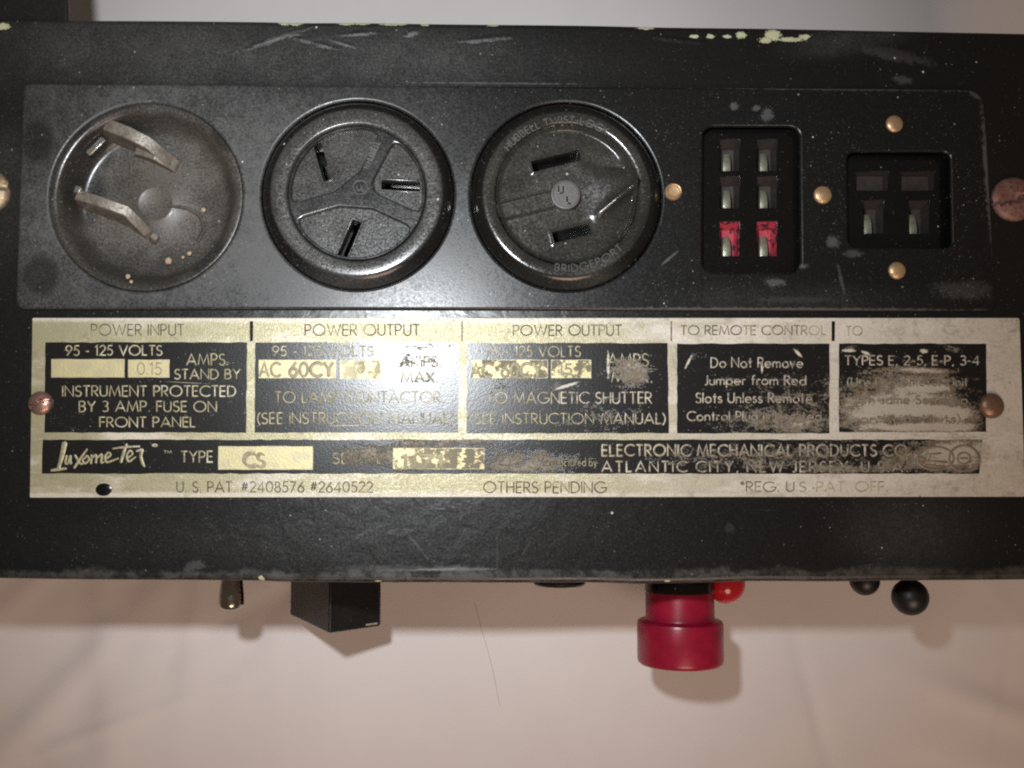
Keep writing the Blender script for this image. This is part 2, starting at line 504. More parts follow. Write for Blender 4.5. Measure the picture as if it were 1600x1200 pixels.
def field_paint():
    t = NT('etched_black_field')
    v, n, g = wear_value(t)
    x, y, z = t.xy()
    brown = t.mix(t.rng(t.noise(.06, 5, .75), .35, .65), (.13, .095, .05), (.22, .195, .155))
    pale = t.mix(t.noise(.03, 4), (.46, .395, .32), (.56, .52, .44))
    w1 = t.rng(v, .30, .62)
    w2 = t.rng(v, .72, 1.05)
    col = t.mix(w1, (.0095, .009, .0085), brown)
    col = t.mix(w2, col, pale)
    scr = t.many([(1075, 566, 14, 2.2, 1.1), (1246, 552, 11, 3.2, -.8), (885, 603, 24, 3, .3), (950, 570, 2.5, 26), (1190, 575, 2, 10), (1325, 548, 14, 3), (1352, 552, 10, 3, -.4), (1443, 549, 8, 4), (540, 665, 30, 1, .02, .5), (290, 598, 40, .8, -.05, .4)], nz=g, k=1.2, soft=.5)
    col = t.mix(scr, col, (.58, .54, .45))
    sp = t.m('MAXIMUM', t.m('MULTIPLY', t.specks(.16, .3, .9, 5), .7), t.m('MULTIPLY', t.specks(.3, .5, .5, 9), .4))
    sp = t.m('MULTIPLY', sp, t.rng(v, -.35, .35, .15, 1))
    col = t.mix(sp, col, (.5, .46, .34))
    r = t.fmix(w1, .27, .5)
    h = t.m('ADD', t.m('MULTIPLY', g, .8), t.m('MULTIPLY', w1, t.m('MULTIPLY', g, 4)))
    t.bump(h, .22, 1.0)
    return t.out(col, r, t.m('MULTIPLY', w2, .3))
M['field'] = field_paint()

def print_ink():
    """dark lettering etched into the bright border, rubbed away in places"""
    t = NT('worn_dark_lettering')
    n = t.noise(.028, 5, .7)
    x, y, z = t.xy()
    gx = t.rng(x, W(1130, 600)[0], W(1300, 600)[0], 0, .2, smooth=False)
    wv = t.m('ADD', n, gx)
    f = t.rng(wv, .5, .74, 0, .92)
    col = t.mix(f, (.095, .072, .045), (.44, .385, .25))
    return t.out(col, .5, .15)
M['ink'] = print_ink()
def stamped():
    t = NT('stamped_grey_digits')
    n = t.noise(.1, 4, .7)
    col = t.mix(t.rng(n, .4, .65), (.235, .20, .135), (.36, .32, .20))
    return t.out(col, .55, .2)
M['stamp'] = stamped()
def window_metal():
    t = NT('bright_stamping_window')
    v, n, g = wear_value(t)
    a = t.noise(.05, 5, .65)
    x, y, z = t.xy()
    gx = t.rng(x, W(420, 600)[0], W(760, 600)[0])
    col = t.mix(t.rng(a, .35, .65), (.55, .49, .26), (.48, .43, .27))
    pit = t.m('MULTIPLY', t.rng(t.m('MULTIPLY_ADD', g, .2, a), .58, .64), gx)
    col = t.mix(pit, col, (.19, .17, .12))
    t.bump(t.m('MULTIPLY_ADD', pit, -2.0, g), .4, 1.0)
    return t.out(col, t.fmix(pit, .45, .7), .3)
M['window'] = window_metal()

def simple_metal(name, a, b, rough, metal=.8, sc=.12, dirt=.4, dirtcol=(.10, .06, .04), bmp=.35):
    t = NT(name)
    n = t.noise(sc, 5, .65)
    n2 = t.noise(sc * 4, 3, .6)
    col = t.mix(t.rng(n, .35, .65), a, b)
    dm = t.m('MULTIPLY', t.rng(n2, .48, .66), dirt)
    col = t.mix(dm, col, dirtcol)
    t.bump(n2, bmp, 1.0)
    return t.out(col, t.fmix(dm, rough, .65), metal)
M['brass'] = simple_metal('tarnished_brass', (.62, .42, .22), (.50, .34, .20), .36, .6, dirt=.4)
M['copper'] = simple_metal('tarnished_copper_screw', (.42, .24, .19), (.36, .25, .21), .3, .75, dirt=.4, dirtcol=(.09, .05, .035))
M['brown_screw'] = simple_metal('browned_screw', (.28, .155, .10), (.22, .125, .085), .34, .5, dirt=.35)
M['rust'] = simple_metal('rusted_screw', (.27, .17, .14), (.22, .095, .075), .55, .3, .05, dirt=.6, dirtcol=(.10, .035, .03))
M['old_brass'] = simple_metal('dull_brass_screw', (.40, .30, .17), (.26, .2, .14), .5, .5, .05, dirt=.5)
M['nickel'] = simple_metal('nickel_lever', (.50, .46, .38), (.42, .37, .30), .16, 1.0, .05, dirt=.15)
M['contact'] = simple_metal('dull_plated_contact', (.46, .47, .36), (.36, .38, .30), .36, .7, .1, dirt=.45, dirtcol=(.08, .07, .06))
M['blade'] = simple_metal('dust_grey_blade', (.20, .18, .145), (.12, .105, .085), .42, .3, .06, dirt=.4, dirtcol=(.05, .045, .04), bmp=.45)
M['blade_bright'] = simple_metal('bright_blade_edge', (.5, .5, .47), (.40, .40, .36), .28, .9, .1, dirt=.3)  # paler than the blades: the reflection on their ends is put into the colour
M['slot'] = simple_metal('dark_fibre_slot', (.045, .036, .033), (.03, .025, .023), .55, 0.0, .1, dirt=.4, dirtcol=(.02, .016, .014))

def red_slot():
    t = NT('chipped_red_slot_paint')
    n = t.noise(.09, 4, .7)
    col = t.mix(t.rng(n, .5, .56), t.mix(t.noise(.3, 3), (.52, .06, .10), (.38, .04, .06)), (.03, .02, .02))
    return t.out(col, .45)
M['red_slot'] = red_slot()
def red_plastic(name, col, r, trans=0.0):
    t = NT(name)
    n = t.noise(.05, 5, .7)
    c = t.mix(t.rng(n, .3, .75), col, tuple(v * .72 for v in col))
    c = t.mix(t.m('MULTIPLY', t.specks(.2, .3, .7, 3), .2), c, (.4, .25, .24))
    t.bump(t.noise(.4, 2), .12, 1.0)
    m = t.out(c, r)
    if trans:
        t.b.inputs['Transmission Weight'].default_value = trans
    return m
M['red'] = red_plastic('deep_red_moulded_plastic', (.34, .008, .036), .3)
M['red_lens'] = red_plastic('red_lamp_lens', (.62, .02, .035), .14)

def cloth_mat():
    t = NT('white_cotton_cloth')
    n = t.noise(.004, 4, .6); g = t.noise(.35, 2, .6)
    col = t.mix(t.rng(n, .3, .7), (.725, .675, .665), (.745, .70, .685))
    col = t.mix(t.rng(t.noise(.018, 3), .4, .75, 0, .25), col, (.70, .655, .66))
    wv = t.m('ADD', t.noise(1, 2, .5, t.vec(.9, .06, 1)), t.noise(1, 2, .5, t.vec(.06, .9, 1)))
    t.bump(t.m('MULTIPLY_ADD', wv, .6, g), .4, 1.0)
    t.b.inputs['Sheen Weight'].default_value = .1
    return t.out(col, .9, spec=.2)
M['cloth'] = cloth_mat()

# ================================================================ the setting: white cloth under the case
def fold(x, y, x0, y0, ang, wdt, hgt, ln=1e9, yc=0):
    u = (x - x0) * cos(ang) + (y - y0) * sin(ang)
    v = -(x - x0) * sin(ang) + (y - y0) * cos(ang)
    return hgt * np.exp(-(u / wdt) ** 2) * np.exp(-((v - yc) / ln) ** 2)
nx, ny = 460, 380
X, Y = np.meshgrid(np.linspace(-2000, 2000, nx), np.linspace(-1700, 1500, ny))
Z = np.zeros_like(X)
for k in range(16):
    a = rng.uniform(0, 2 * pi); L = rng.uniform(260, 900)
    Z += rng.uniform(.8, 2.2) * L / 500 * np.sin((X * cos(a) + Y * sin(a)) * 2 * pi / L + rng.uniform(0, 6))
q = W(165, 960, -HGT); Z += fold(X, Y, q[0], q[1], .06, 38, 7, 420)
q = W(310, 945, -HGT); Z += fold(X, Y, q[0], q[1], -.1, 30, 8, 190)
q = W(95, 1080, -HGT); Z += fold(X, Y, q[0], q[1], -.75, 34, 9, 230)
q = W(75, 1170, -HGT); Z += fold(X, Y, q[0], q[1], .9, 24, 6, 160)
q = W(230, 1010, -HGT); Z += fold(X, Y, q[0], q[1], -.35, 50, 7, 200)
q = W(690, 1130, -HGT); Z += fold(X, Y, q[0], q[1], -.1, 40, 4, 200)
q = W(905, 1120, -HGT); Z += fold(X, Y, q[0], q[1], .05, 26, 3, 150)
q = W(1230, 1140, -HGT); Z += fold(X, Y, q[0], q[1], -.9, 50, 6, 260)
q = W(1560, 1110, -HGT); Z += fold(X, Y, q[0], q[1], 1.2, 30, 7, 160)
q = W(1480, 960, -HGT); Z += fold(X, Y, q[0], q[1], -.4, 60, 6, 200)
for k in range(34):
    a = rng.uniform(0, pi); x0 = rng.uniform(-1200, 1200); y0 = rng.uniform(-1050, -300)
    Z += fold(X, Y, x0, y0, a, rng.uniform(12, 30), rng.uniform(-5, 5), rng.uniform(60, 220))
Z *= 1.35
Z += -HGT - Z.max() * .35
cl = MB()
cl.v = list(map(tuple, np.stack([X, Y, Z], -1).reshape(-1, 3)))
for j in range(ny - 1):
    for i in range(nx - 1):
        k = j * nx + i
        cl.f.append((k, k + 1, k + nx + 1, k + nx))
cl.m = [0] * len(cl.f)
me = cl.mesh('cloth', Vector((0, 0, -HGT)))
cloth = link_mesh('cloth', me, M['cloth'], None, smooth=180)
cloth.location = (0, 0, -HGT * S)
cloth['kind'] = 'structure'
cloth['label'] = 'softly creased white cloth spread under the black instrument case'

# ================================================================ the case
def bez(pts, n=8):
    """smooth curve through points (Catmull-Rom)"""
    P = [np.array(p, float) for p in pts]
    P = [2 * P[0] - P[1]] + P + [2 * P[-1] - P[-2]]
    out = []
    for i in range(1, len(P) - 2):
        for k in range(n):
            t = k / n
            out.append(tuple(.5 * ((2 * P[i]) + (-P[i - 1] + P[i + 1]) * t + (2 * P[i - 1] - 5 * P[i] + 4 * P[i + 1] - P[i + 2]) * t * t
                                   + (-P[i - 1] + 3 * P[i] - 3 * P[i + 1] + P[i + 2]) * t ** 3)))
    out.append(tuple(P[-2]))
    return out

top = bez([(-70, 27), (60, 28.5), (112, 29.5), (250, 30), (400, 31.5), (470, 33), (560, 33), (700, 35), (900, 37), (1040, 40), (1200, 42), (1400, 46), (1600, 50), (1670, 51)], 5)
bot = bez([(1670, 906), (1500, 907.5), (1400, 908), (1300, 909.5), (1180, 909), (1100, 911.5), (1000, 913), (960, 912), (905, 911), (800, 911.5), (700, 911), (600, 911), (450, 910), (390, 908), (250, 907), (100, 906), (-70, 903)], 5)
outer = [W2(*p) for p in top] + [W2(*p) for p in bot]
opening = [W2(*p) for p in ((60, 150), (1520, 156), (1530, 474), (54, 468))]
link_mesh('housing', plate_mesh('housing', [outer, opening], -HGT + 4, 0, 9, 4), M['housing'], smooth=40)

# the ear at the back corner
mb = plate_mesh('mounting_ear', [rrect([(-70, -160), (100, -160), (109, 40), (-70, 40)], [6, 10, 2, 2], -20)], -26, -14, 4)
link_mesh('mounting_ear', mb, M['dark_plastic'])

# ---------------------------------------------------------------- raised connector panel
INL, OUA, OUB = (231, 309), (560, 306), (884, 308)
C1, C2, C3 = W2(*INL), W2(*OUA), W2(*OUB)
six_in = [(1097, 200), (1247, 200), (1249, 427), (1096, 426)]
four_in = [(1321, 240), (1481, 240), (1484, 389), (1323, 387)]
PZ = 7.0
panel_outline = rrect([(39, 132), (1535, 142), (1553, 487), (27, 484)], [10, 30, 14, 14])
loops = [panel_outline, circ(C1, 150), circ(C2, 151.5), circ(C3, 151.5), rrect(six_in, 17), rrect(four_in, 12)]
link_mesh('connector_panel', plate_mesh('connector_panel', loops, .15, PZ, 4.5, 4), M['panel'], smooth=40)

# ---------------------------------------------------------------- lettering strokes
def arc(cx, cy, rx, ry, a0, a1, n=12):
    return [(cx + rx * cos(radians(a0 + (a1 - a0) * k / n)), cy + ry * sin(radians(a0 + (a1 - a0) * k / n))) for k in range(n + 1)]
G = {}
def g(ch, wd, *st):
    G[ch] = (wd, st)
g('A', .78, [(0, 0), (.39, 1), (.78, 0)], [(.13, .32), (.65, .32)])
g('B', .5, [(0, 0), (0, 1)], [(0, 1), (.22, 1)] + arc(.22, .77, .23, .23, 90, -90) + [(0, .54)], [(0, .54), (.22, .54)] + arc(.22, .27, .27, .27, 90, -90) + [(0, 0)])
g('C', .78, arc(.5, .5, .5, .5, 48, 312, 18))
g('D', .66, [(0, 0), (0, 1), (.2, 1)] + arc(.18, .5, .48, .5, 90, -90) + [(0, 0)])
g('E', .44, [(.44, 1), (0, 1), (0, 0), (.44, 0)], [(0, .52), (.4, .52)])
g('F', .42, [(.42, 1), (0, 1), (0, 0)], [(0, .52), (.38, .52)])
g('G', .95, arc(.5, .5, .5, .5, 45, 350, 20) + [(.98, .46), (.55, .46)])
g('H', .6, [(0, 0), (0, 1)], [(.6, 0), (.6, 1)], [(0, .52), (.6, .52)])
g('I', .02, [(0, 0), (0, 1)])
g('J', .28, [(.28, 1), (.28, .18)] + arc(.12, .16, .16, .18, 0, -110, 6))
g('K', .54, [(0, 0), (0, 1)], [(.5, 1), (0, .45)], [(.14, .58), (.56, 0)])
g('L', .4, [(0, 1), (0, 0), (.4, 0)])
g('M', .9, [(0, 0), (.13, 1), (.45, .08), (.77, 1), (.9, 0)])
g('N', .68, [(0, 0), (0, 1), (.68, 0), (.68, 1)])
g('O', 1.0, arc(.5, .5, .5, .5, 0, 360, 24))
g('P', .48, [(0, 0), (0, 1), (.22, 1)] + arc(.22, .73, .26, .27, 90, -90) + [(0, .46)])
g('R', .5, [(0, 0), (0, 1), (.22, 1)] + arc(.22, .74, .26, .26, 90, -90) + [(0, .48)], [(.18, .48), (.52, 0)])
g('S', .46, arc(.24, .75, .22, .25, 40, 270, 10) + arc(.22, .25, .25, .25, 90, -150, 12)[1:])
g('T', .52, [(0, 1), (.52, 1)], [(.26, 1), (.26, 0)])
g('U', .58, [(0, 1), (0, .3)] + arc(.29, .29, .29, .29, 180, 360) + [(.58, 1)])
g('V', .72, [(0, 1), (.36, 0), (.72, 1)])
g('W', 1.1, [(0, 1), (.28, 0), (.55, .95), (.82, 0), (1.1, 1)])
g('X', .6, [(0, 0), (.6, 1)], [(0, 1), (.6, 0)])
g('Y', .62, [(0, 1), (.31, .5), (.62, 1)], [(.31, .5), (.31, 0)])
g('Z', .55, [(0, 1), (.55, 1), (0, 0), (.55, 0)])
g('0', .56, arc(.28, .5, .28, .5, 0, 360, 20))
g('1', .2, [(0, .85), (.16, 1), (.16, 0)])
g('2', .5, arc(.25, .73, .24, .27, 160, -30, 10) + [(0, 0), (.52, 0)])
g('3', .48, arc(.22, .76, .22, .24, 140, -90, 10), arc(.22, .27, .26, .27, 90, -140, 12))
g('4', .56, [(.42, 0), (.42, 1), (0, .28), (.56, .28)])
g('5', .48, [(.46, 1), (.12, 1), (.06, .56)] + arc(.21, .31, .26, .31, 110, -140, 12))
g('6', .52, [(.42, 1), (.06, .45)] + arc(.26, .29, .26, .29, 150, 510, 18))
g('7', .5, [(0, 1), (.5, 1), (.12, 0)])
g('8', .5, arc(.25, .76, .2, .24, 0, 360, 16), arc(.25, .27, .25, .27, 0, 360, 16))
g('9', .52, [(.1, 0), (.46, .55)] + arc(.26, .71, .26, .29, -30, 330, 18))
g('.', .06, [(.02, .03), (.06, .03)])
g(',', .1, [(.08, .06), (.02, -.14)])
g('-', .26, [(0, .42), (.26, .42)])
g('#', .55, [(.1, .2), (.24, .95)], [(.32, .2), (.46, .95)], [(.02, .43), (.5, .43)], [(.06, .7), (.54, .7)])
g('(', .2, arc(.62, .45, .6, .75, 130, 230, 8))
g(')', .2, arc(-.42, .45, .6, .75, 50, -50, 8))
g('*', .22, arc(.11, .86, .1, .12, 0, 360, 10))
g('&', .6, [(.6, 0), (.12, .68)] + arc(.27, .8, .17, .19, 200, -20, 8) + [(.05, .33)] + arc(.24, .22, .22, .22, 160, 350, 8))
g('Q', 1.0, arc(.5, .5, .5, .5, 0, 360, 24), [(.6, .3), (.95, 0)])
g('a', .56, arc(.27, .29, .27, .29, 0, 360, 16), [(.55, .6), (.55, 0)])
g('b', .56, [(0, 1), (0, 0)], arc(.28, .29, .27, .29, 0, 360, 16))
g('c', .46, arc(.28, .29, .27, .29, 50, 310, 12))
g('d', .56, arc(.27, .29, .27, .29, 0, 360, 16), [(.55, 1), (.55, 0)])
g('e', .56, [(.02, .3), (.54, .3)] + arc(.28, .29, .27, .29, 0, 310, 14))
g('g', .56, arc(.27, .29, .27, .29, 0, 360, 16), [(.55, .6), (.55, -.1)] + arc(.3, -.1, .25, .2, 0, -150, 8))
g('h', .46, [(0, 1), (0, 0)], [(0, .3)] + arc(.22, .36, .22, .22, 170, 0, 8) + [(.45, 0)])
g('i', .02, [(0, .6), (0, 0)], [(0, .82), (0, .86)])
g('j', .1, [(.08, .6), (.08, -.25)], [(.08, .82), (.08, .86)])
g('l', .02, [(0, 1), (0, 0)])
g('m', .74, [(0, .6), (0, 0)], arc(.18, .36, .18, .22, 170, 0, 8) + [(.36, 0)], arc(.54, .36, .18, .22, 170, 0, 8) + [(.72, 0)])
g('n', .46, [(0, .6), (0, 0)], arc(.22, .36, .22, .22, 170, 0, 8) + [(.45, 0)])
g('o', .58, arc(.29, .29, .28, .29, 0, 360, 18))
g('p', .56, [(0, .6), (0, -.32)], arc(.28, .29, .27, .29, 0, 360, 16))
g('r', .26, [(0, .6), (0, 0)], arc(.18, .36, .18, .22, 170, 60, 6))
g('s', .34, arc(.17, .45, .15, .14, 40, 270, 8) + arc(.16, .16, .17, .16, 90, -150, 10)[1:])
g('t', .3, [(.14, .9), (.14, 0)], [(0, .6), (.3, .6)])
g('u', .46, [(0, .6), (0, .24)] + arc(.22, .22, .22, .22, 180, 350, 8), [(.45, .6), (.45, 0)])
g('v', .44, [(0, .6), (.22, 0), (.44, .6)])
g('w', .7, [(0, .6), (.18, 0), (.35, .58), (.52, 0), (.7, .6)])
g('f', .3, arc(.24, .82, .14, .18, 60, 180, 6) + [(.1, 0)], [(0, .6), (.26, .6)])
g('k', .44, [(0, 1), (0, 0)], [(.4, .6), (0, .25)], [(.12, .34), (.44, 0)])
g('y', .44, [(0, .6), (.22, 0)], [(.44, .6), (.1, -.32)])
g('x', .44, [(0, 0), (.44, .6)], [(0, .6), (.44, 0)])

def layout(txt, gap=.2, space=.42):
    x = 0; out = []
    for ch in txt:
        if ch == ' ':
            x += space; continue
        wd, st = G[ch]
        for s in st:
            out.append([(x + a, b) for a, b in s])
        x += wd + gap
    return out, max(.05, x - gap)

def text(mb, txt, x0, x1, yt, yb, wid, z, h=.7, jit=.25, gap=.2):
    """letters between x0 and x1, cap top yt and baseline yb, as measured on the plate"""
    st, L = layout(txt, gap)
    k = (x1 - x0) / L
    for s in st:
        jx, jy = random.uniform(-jit, jit), random.uniform(-jit, jit)
        pts = [(x0 + a * k + jx, yb + (yt - yb) * b + jy) for a, b in s]
        mb.stroke(pts, wid * random.uniform(.88, 1.1), z + random.uniform(0, .05), h, lambda a, b: W2(a, b, z))

def ring_text(mb, txt, c, r, a_mid, span, size, wid, z, h, inward=False):
    """letters round a ring; inward: read from the inside of the lower arc"""
    st, L = layout(txt, .28)
    for s in st:
        pts = []
        for a, b in s:
            f = a / L - .5
            if inward:
                th = radians(a_mid + f * span); rr = r + (.5 - b) * size
            else:
                th = radians(a_mid - f * span); rr = r + (b - .5) * size
            pts.append((c[0] + rr * cos(th), c[1] + rr * sin(th)))
        mb.stroke(pts, wid, z, h, lambda a, b: (a, b))

# ---------------------------------------------------------------- the dust-caked round inlet with its bent blades
def outlet_body(name, c, prof, mat):
    return MB().lathe((c[0], c[1], 0), prof, 128).build(name, mat, smooth=50)
inlet = outlet_body('power_inlet', C1, [(0.01, -60), (149, -60), (149.9, 4.5), (149, 6.6), (146, 7.1), (141, 6.2), (137, 4), (133, -3), (128, -15), (122, -27), (117, -33), (110, -36), (30, -36), (27, -34.6), (24, -36), (.01, -36.2)], M['inlet'])
def blade(base, topl, z0, z1, th0, th1, mat, name='blade', label=None, endmat=None):
    """a contact blade: its foot line and top line measured on the photo at their own heights"""
    m = MB(); n = len(base)
    vs = []
    for k in range(n):
        a = Vector(W2(*base[k], z0)); b = Vector(W2(*topl[k], z1[k] if isinstance(z1, list) else z1))
        d = Vector(W2(*base[min(k + 1, n - 1)], z0)) - Vector(W2(*base[max(k - 1, 0)], z0))
        d.normalize(); nn = Vector((-d.y, d.x))
        zz = z1[k] if isinstance(z1, list) else z1
        vs += [(a.x + nn.x * th0, a.y + nn.y * th0, z0), (a.x - nn.x * th0, a.y - nn.y * th0, z0),
               (b.x - nn.x * th1, b.y - nn.y * th1, zz), (b.x + nn.x * th1, b.y + nn.y * th1, zz)]
    fs = []
    for k in range(n - 1):
        for j in range(4):
            fs.append((k * 4 + j, k * 4 + (j + 1) % 4, (k + 1) * 4 + (j + 1) % 4, (k + 1) * 4 + j))
    fs += [(0, 1, 2, 3), tuple((n - 1) * 4 + j for j in range(4))]
    m.add(vs, fs)
    o = m.build(name, [mat], inlet, 40, label=label)
    md = o.modifiers.new('edge', 'BEVEL'); md.width = 1.6 * S; md.segments = 2
    return o
blade([(172, 212), (205, 224), (240, 240), (278, 260)], [(164, 193), (198, 206), (230, 222), (268, 252)], -36, [3, 5, 0, -24], 11, 10, M['blade'], label='upper bent blade, caked with dust')
blade([(214, 232), (246, 244), (280, 262)], [(212, 232), (244, 242), (276, 259)], -36, [-14, -12, -30], 13, 9, M['blade'], name='blade_spring')
blade([(147, 240), (168, 218)], [(136, 241), (162, 216)], -36, [-6, -6], 6, 5, M['blade_bright'], name='blade_tip')
blade([(126, 318), (160, 330), (200, 346), (236, 370)], [(119, 303), (155, 314), (197, 329), (229, 360)], -36, [0, 2, -3, -26], 8, 8.5, M['blade'], label='lower blade with a bright end')
blade([(118, 308), (129, 312)], [(116, 294), (126, 297)], -30, [4.5, 4.5], 7, 6, M['blade_bright'], name='blade_tip')
blade([(262, 322), (292, 326), (312, 338), (318, 358), (308, 376)], [(262, 320), (292, 324), (313, 336), (320, 358), (309, 378)], -38, -31, 3, 2, M['inlet'], name='guide_ridge')
blade([(236, 372), (246, 378)], [(236, 366), (246, 372)], -36, [-24, -24], 7, 5, M['blade'], name='blade_stub')

# grit lying in the inlet
grit_m = simple_metal('pale_grit', (.42, .36, .22), (.36, .25, .19), .7, 0, .15, dirt=.3)
for (x, y, r, zz) in ((318, 328, 4.2, -31), (110, 242, 4.5, -2), (263, 408, 6, -30), (296, 396, 4, -29), (205, 440, 3, 8), (286, 402, 3, -30), (200, 432, 4, 8)):
    q = W(x, y, zz)
    bmx = bmesh.new(); bmesh.ops.create_icosphere(bmx, subdivisions=2, radius=r)
    bmx.verts.ensure_lookup_table()
    vs = [(q[0] + v.co.x * random.uniform(.8, 1.15), q[1] + v.co.y * random.uniform(.8, 1.15), q[2] + v.co.z * .6) for v in bmx.verts]
    MB().add(vs, [tuple(v.index for v in f.verts) for f in bmx.faces]).build('grit', grit_m, inlet, 60); bmx.free()

# ---------------------------------------------------------------- three-slot round outlet
def slot_loop(p0, p1, wid, z):
    a = Vector(W2(*p0, z)); b = Vector(W2(*p1, z)); d = (b - a).normalized(); n = Vector((-d.y, d.x)) * wid / 2
    return [tuple(a + n), tuple(b + n), tuple(b - n), tuple(a - n)]
LIP = [(150.8, -4), (150.8, 2), (150, 5), (147.5, 8.5), (139.5, 16.4), (136, 19.2), (132.5, 20.8), (129, 21.3)]
outa = outlet_body('power_outlet', C2, [(0.01, -130), (150.5, -130)] + LIP + [(112, 21.2), (110, 20.8), (108.6, 19), (107, 13), (106.5, -110), (.01, -111)], M['bake_a'])
outa['label'] = 'black round outlet with a three-armed raised web and three slots'
slots_a = [((495, 224), (512, 281), 13), ((596, 288), (656, 291), 15), ((558, 345), (534, 401), 15)]
fl_loops = [circ(C2, 106.8)] + [slot_loop(a, b, wd, 13) for a, b, wd in slots_a]
link_mesh('socket_face', plate_mesh('socket_face', fl_loops, -30, 10, .8, 2), M['bake_a'], outa, 40)
# raised rims about the slots
for a, b, wd in slots_a:
    o_ = slot_loop(a, b, wd + 7, 13); A, B = Vector(o_[0]), Vector(o_[1])
    d = (Vector(o_[1]) - Vector(o_[0])).normalized() * 3.5
    o_ = [tuple(Vector(o_[0]) - d), tuple(Vector(o_[1]) + d), tuple(Vector(o_[2]) + d), tuple(Vector(o_[3]) - d)]
    link_mesh('slot_rim', plate_mesh('slot_rim', [o_, slot_loop(a, b, wd, 13)], 9.5, 12.6, 1.1, 2), M['bake_a'], outa, 40)
# web of three arms: a disc with three rounded sectors cut out
def sector(c, a0, a1, r0, r1, rc, half=13.0):
    """sector-shaped opening with rounded corners, arms of constant half-width"""
    pts = []
    A0, A1 = radians(a0), radians(a1)
    def off(a, s):       # point on the side of an arm
        return lambda r: Vector((c[0] + r * cos(a) - s * half * sin(a), c[1] + r * sin(a) + s * half * cos(a)))
    s0, s1 = off(A0, 1), off(A1, -1)
    da = math.asin(half / r1)
    mid = (A0 + A1) / 2
    apex_r = r0
    raw = [s0(r0 + 10), s0(r1 - rc)]
    for k in range(5):
        t = k / 4
        p_c = Vector((c[0] + r1 * cos(A0 + da), c[1] + r1 * sin(A0 + da)))
    a_s, a_e = A0 + da + rc / r1, A1 - da - rc / r1
    raw += [Vector((c[0] + (r1 - rc * .25) * cos(A0 + da * 1.25), c[1] + (r1 - rc * .25) * sin(A0 + da * 1.25)))]
    for k in range(15):
        a = a_s + (a_e - a_s) * k / 14
        raw.append(Vector((c[0] + r1 * cos(a), c[1] + r1 * sin(a))))
    raw += [Vector((c[0] + (r1 - rc * .25) * cos(A1 - da * 1.25), c[1] + (r1 - rc * .25) * sin(A1 - da * 1.25)))]
    raw += [s1(r1 - rc), s1(r0 + 10)]
    tip = Vector((c[0] + apex_r * cos(mid), c[1] + apex_r * sin(mid)))
    raw += [s1(r0 + 10).lerp(tip, .55), s0(r0 + 10).lerp(tip, .55)]
    return [tuple(p) for p in raw]
ARMS = (63, 197, 335)     # directions of the arms
web = [circ(C2, 106.9)] + [sector(C2, ARMS[k], ARMS[(k + 1) % 3] + (360 if k == 2 else 0), 24, 102, 12) for k in range(3)]
link_mesh('web', plate_mesh('web', web, 9.6, 18.6, 3.0, 4), M['bake_web'], outa, 50)
mb = MB()
ring_text(mb, 'TWIST-LOCK', C2, 118, 204, 74, 13, 2.2, 21.0, 2.6)
ring_text(mb, 'PAT.', C2, 118, 244, 18, 13, 2.2, 21.0, 2.6, True)
ring_text(mb, 'HUBBELL', C2, 118, 14, 46, 13, 2.2, 21.0, 2.6)
for k, (p, q, s) in enumerate((((572, 262), (590, 222), 'H.HUBBELL'), ((592, 325), (655, 340), 'CO. U.S.A.'))):
    st, L = layout(s, .25)
    a = np.array(W2(*p, 18)); b = np.array(W2(*q, 18)); d = (b - a) / np.hypot(*(b - a)); n_ = np.array((-d[1], d[0])); hh = 9
    for sk in st:
        mb.stroke([tuple(a + (b - a) * x / L + n_ * hh * (y - .5)) for x, y in sk], 1.9, 18.3, 1.9, lambda x, y: (x, y))
for sk in [arc(0, 0, 11, 11, 0, 360, 24), [(-5, 4), (-5, -1)] + arc(-2, -1, 3, 4, 180, 360, 6) + [(1, 4)], [(3, 2), (3, -6), (7, -6)]]:
    mb.stroke([(W(563, 293, 18)[0] + x, W(563, 293, 18)[1] + y) for x, y in sk], 1.9, 18.3, 1.9, lambda x, y: (x, y))
mb.build('lettering', M['bake_letter'], outa, 60)

# ---------------------------------------------------------------- two-slot round outlet with a raised wedge
outb = outlet_body('power_outlet', C3, [(0.01, -130), (150.5, -130)] + LIP + [(126, 21.4), (120, 21.2), (116.5, 20.4), (113.5, 18.2), (111.5, 14), (110.5, -110), (.01, -111)], M['bake_b'])
outb['label'] = 'black round outlet with a raised wedge, two slots and a small round badge'
ANG = radians(14.5)
def smooth(a, b, x):
    t = np.clip((x - a) / (b - a), 0, 1); return t * t * (3 - 2 * t)
sl = []
for p0, p1, wd in (((832, 262), (906, 241), 17), ((864, 372), (922, 357), 17)):
    a = np.array(W2(*p0, 10)) - np.array(C3); b = np.array(W2(*p1, 10)) - np.array(C3)
    ua = a[0] * cos(ANG) + a[1] * sin(ANG); ub = b[0] * cos(ANG) + b[1] * sin(ANG)
    v = ((-a[0] * sin(ANG) + a[1] * cos(ANG)) + (-b[0] * sin(ANG) + b[1] * cos(ANG))) / 2
    sl.append((ua, ub, v - wd / 2, v + wd / 2))
us = list(np.arange(-112, 112.1, 2.0)); vs_ = list(np.arange(-112, 112.1, 2.0))
for ua, ub, va, vb in sl:
    us += [ua - .35, ua + .35, ub - .35, ub + .35]; vs_ += [va - .35, va + .35, vb - .35, vb + .35]
us = np.array(sorted(set(np.round(us, 3)))); vs_ = np.array(sorted(set(np.round(vs_, 3))))
U, V = np.meshgrid(us, vs_)
R_ = np.hypot(U, V)
zb = 9.0 + 9.0 * smooth(104, 112, R_)
wfin = np.clip(np.interp(U, [5, 31, 70, 106, 118, 126], [56, 52, 37, 20, 9, 2]), 1, 99)
